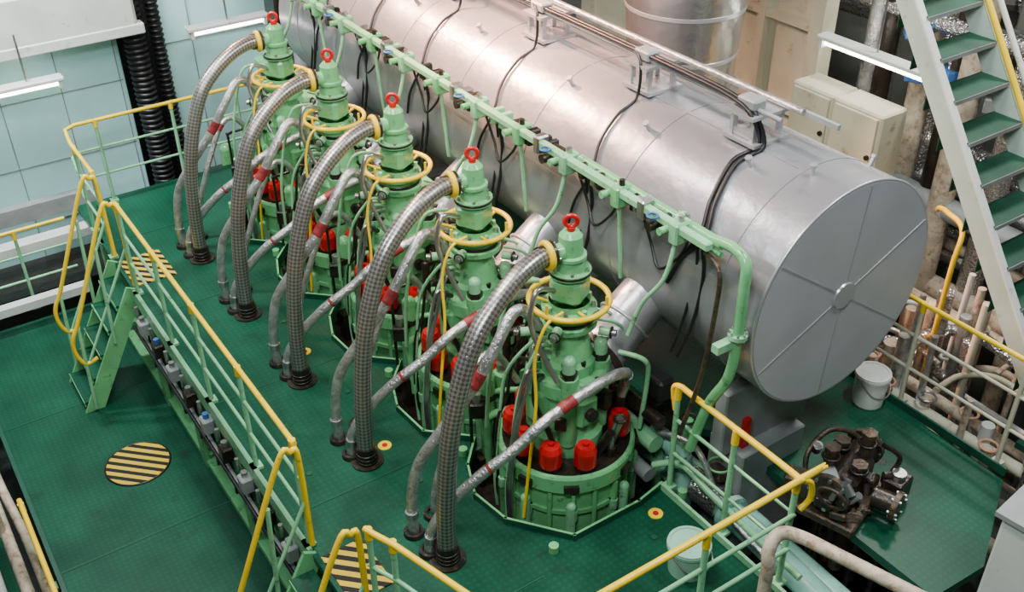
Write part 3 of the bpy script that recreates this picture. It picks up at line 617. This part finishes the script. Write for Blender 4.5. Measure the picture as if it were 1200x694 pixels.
for i in range(44): b.torus((-.62,6.05,-.8+i*.055),.085,.024,BLACK,n=18,k=6)
b.cyl((-.62,6.05,-.9),(-.62,6.05,1.7),.085,BLACK,n=16)
for i in range(44): b.torus((-.38,6.15,-.8+i*.055),.055,.018,BLACK,n=14,k=6)
b.cyl((-.38,6.15,-.9),(-.38,6.15,1.7),.055,BLACK,n=14);b.box((-.55,6.55,.3),(.5,.3,2.6),BLACK)
b.obj('black_bellows_duct')
b=MB();b.box((-2.3,5.55,-.35),(2.6,.14,.10),WHITE,bev=.01);b.box((-2.6,5.9,-.2),(2.6,.10,.16),GREYP);b.box((-2.6,5.2,-.75),(1.8,.10,.08),WHITE);b.box((-2.5,6.0,-.9),(2.8,.9,.06),DARK);b.obj('girder_beam')
rail('handrail.008',[(-3.4,5.35,-.08),(-1.75,5.35,-.08)],[(-2.9,5.35,ZL+.1),(-2.2,5.35,ZL+.1)],h=.8)
b=MB()
for i in range(9):
    x=.95+i*.13;b.cyl((x,6.5+.3*(i%2),-1),(x,6.5+.3*(i%2),3),.05+.02*(i%3),rnd.choice((FOIL,WHITE,SILV,GREYP)),n=14)
b.cyl((.4,6.1,1.6),(2.2,6.1,1.6),.07,FOIL);b.cyl((.4,6.0,1.9),(2.2,6.0,1.9),.05,WHITE);b.box((.9,6.05,1.2),(.3,.3,.5),DARK,bev=.02)
b.obj('rear_pipe_bundle')
# ================================================================= LIGHTS
def area(name,loc,sx,sy,e,col,tgt=None,spread=180):
    l=bpy.data.lights.new(name,'AREA');l.shape='RECTANGLE';l.size=sx;l.size_y=sy;l.energy=e;l.color=col;l.spread=math.radians(spread)
    o=bpy.data.objects.new(name,l);o.location=loc
    if tgt is not None: o.rotation_euler=(V(tgt)-V(loc)).to_track_quat('-Z','Y').to_euler()
    bpy.context.collection.objects.link(o)
W=(1,.96,.90);Wm=(1,.50,.34);K=(.88,.96,1)
area('ceiling_lamp_a',(-1.2,.2,5.6),1.3,.6,215,W,(-.6,.6,0))
area('ceiling_lamp_b',(-1.2,3.2,5.6),1.3,.6,190,W,(-.6,3,0))
area('ceiling_lamp_c',(2.2,-1.8,5.6),1.0,.4,190,K,(1.4,-.9,0))
area('ceiling_lamp_d',(-.4,5.2,5.0),.4,.3,95,Wm,(1.15,1.9,1.9),44)
area('ceiling_lamp_e',(-.3,7.0,5.4),.4,.3,110,Wm,(1.15,4.0,1.9),44)
area('ceiling_lamp_j',(.2,2.2,5.2),.3,.25,45,Wm,(1.15,1.9,1.9),44)
area('ceiling_lamp_f',(-3.0,-2.9,5.8),1.4,.6,230,K,(-.3,0,.5))
area('ceiling_lamp_g',(-2.4,5.0,4.5),.8,.3,170,K,(-2,6.2,0),120)
area('ceiling_lamp_h',(4.2,.2,4.4),.6,.3,150,W,(3.6,.4,0))
area('ceiling_lamp_i',(-3.4,2.0,5.0),.8,.4,80,K,(-2.3,2.2,-1))
w=bpy.data.worlds.new('World');bpy.context.scene.world=w;w.use_nodes=True
w.node_tree.nodes['Background'].inputs[0].default_value=(.5,.55,.55,1);w.node_tree.nodes['Background'].inputs[1].default_value=.3
# ================================================================= CAMERA
pi,ya,ro=.593,.587,-.012
Fh=V((math.sin(ya),math.cos(ya),0));Rr=V((math.cos(ya),-math.sin(ya),0));Z=V((0,0,1))
F=Fh*math.cos(pi)-Z*math.sin(pi);U0=Fh*math.sin(pi)+Z*math.cos(pi)
R=Rr*math.cos(ro)+U0*math.sin(ro);U=-Rr*math.sin(ro)+U0*math.cos(ro)
M=Matrix((R,U,-F)).transposed().to_4x4();M.translation=V((-2.955,-3.860,4.613))
cd=bpy.data.cameras.new('camera');cd.lens=1219/1200*36;cd.sensor_width=36;cd.clip_start=.05
co=bpy.data.objects.new('camera',cd);co.matrix_world=M;bpy.context.collection.objects.link(co);bpy.context.scene.camera=co
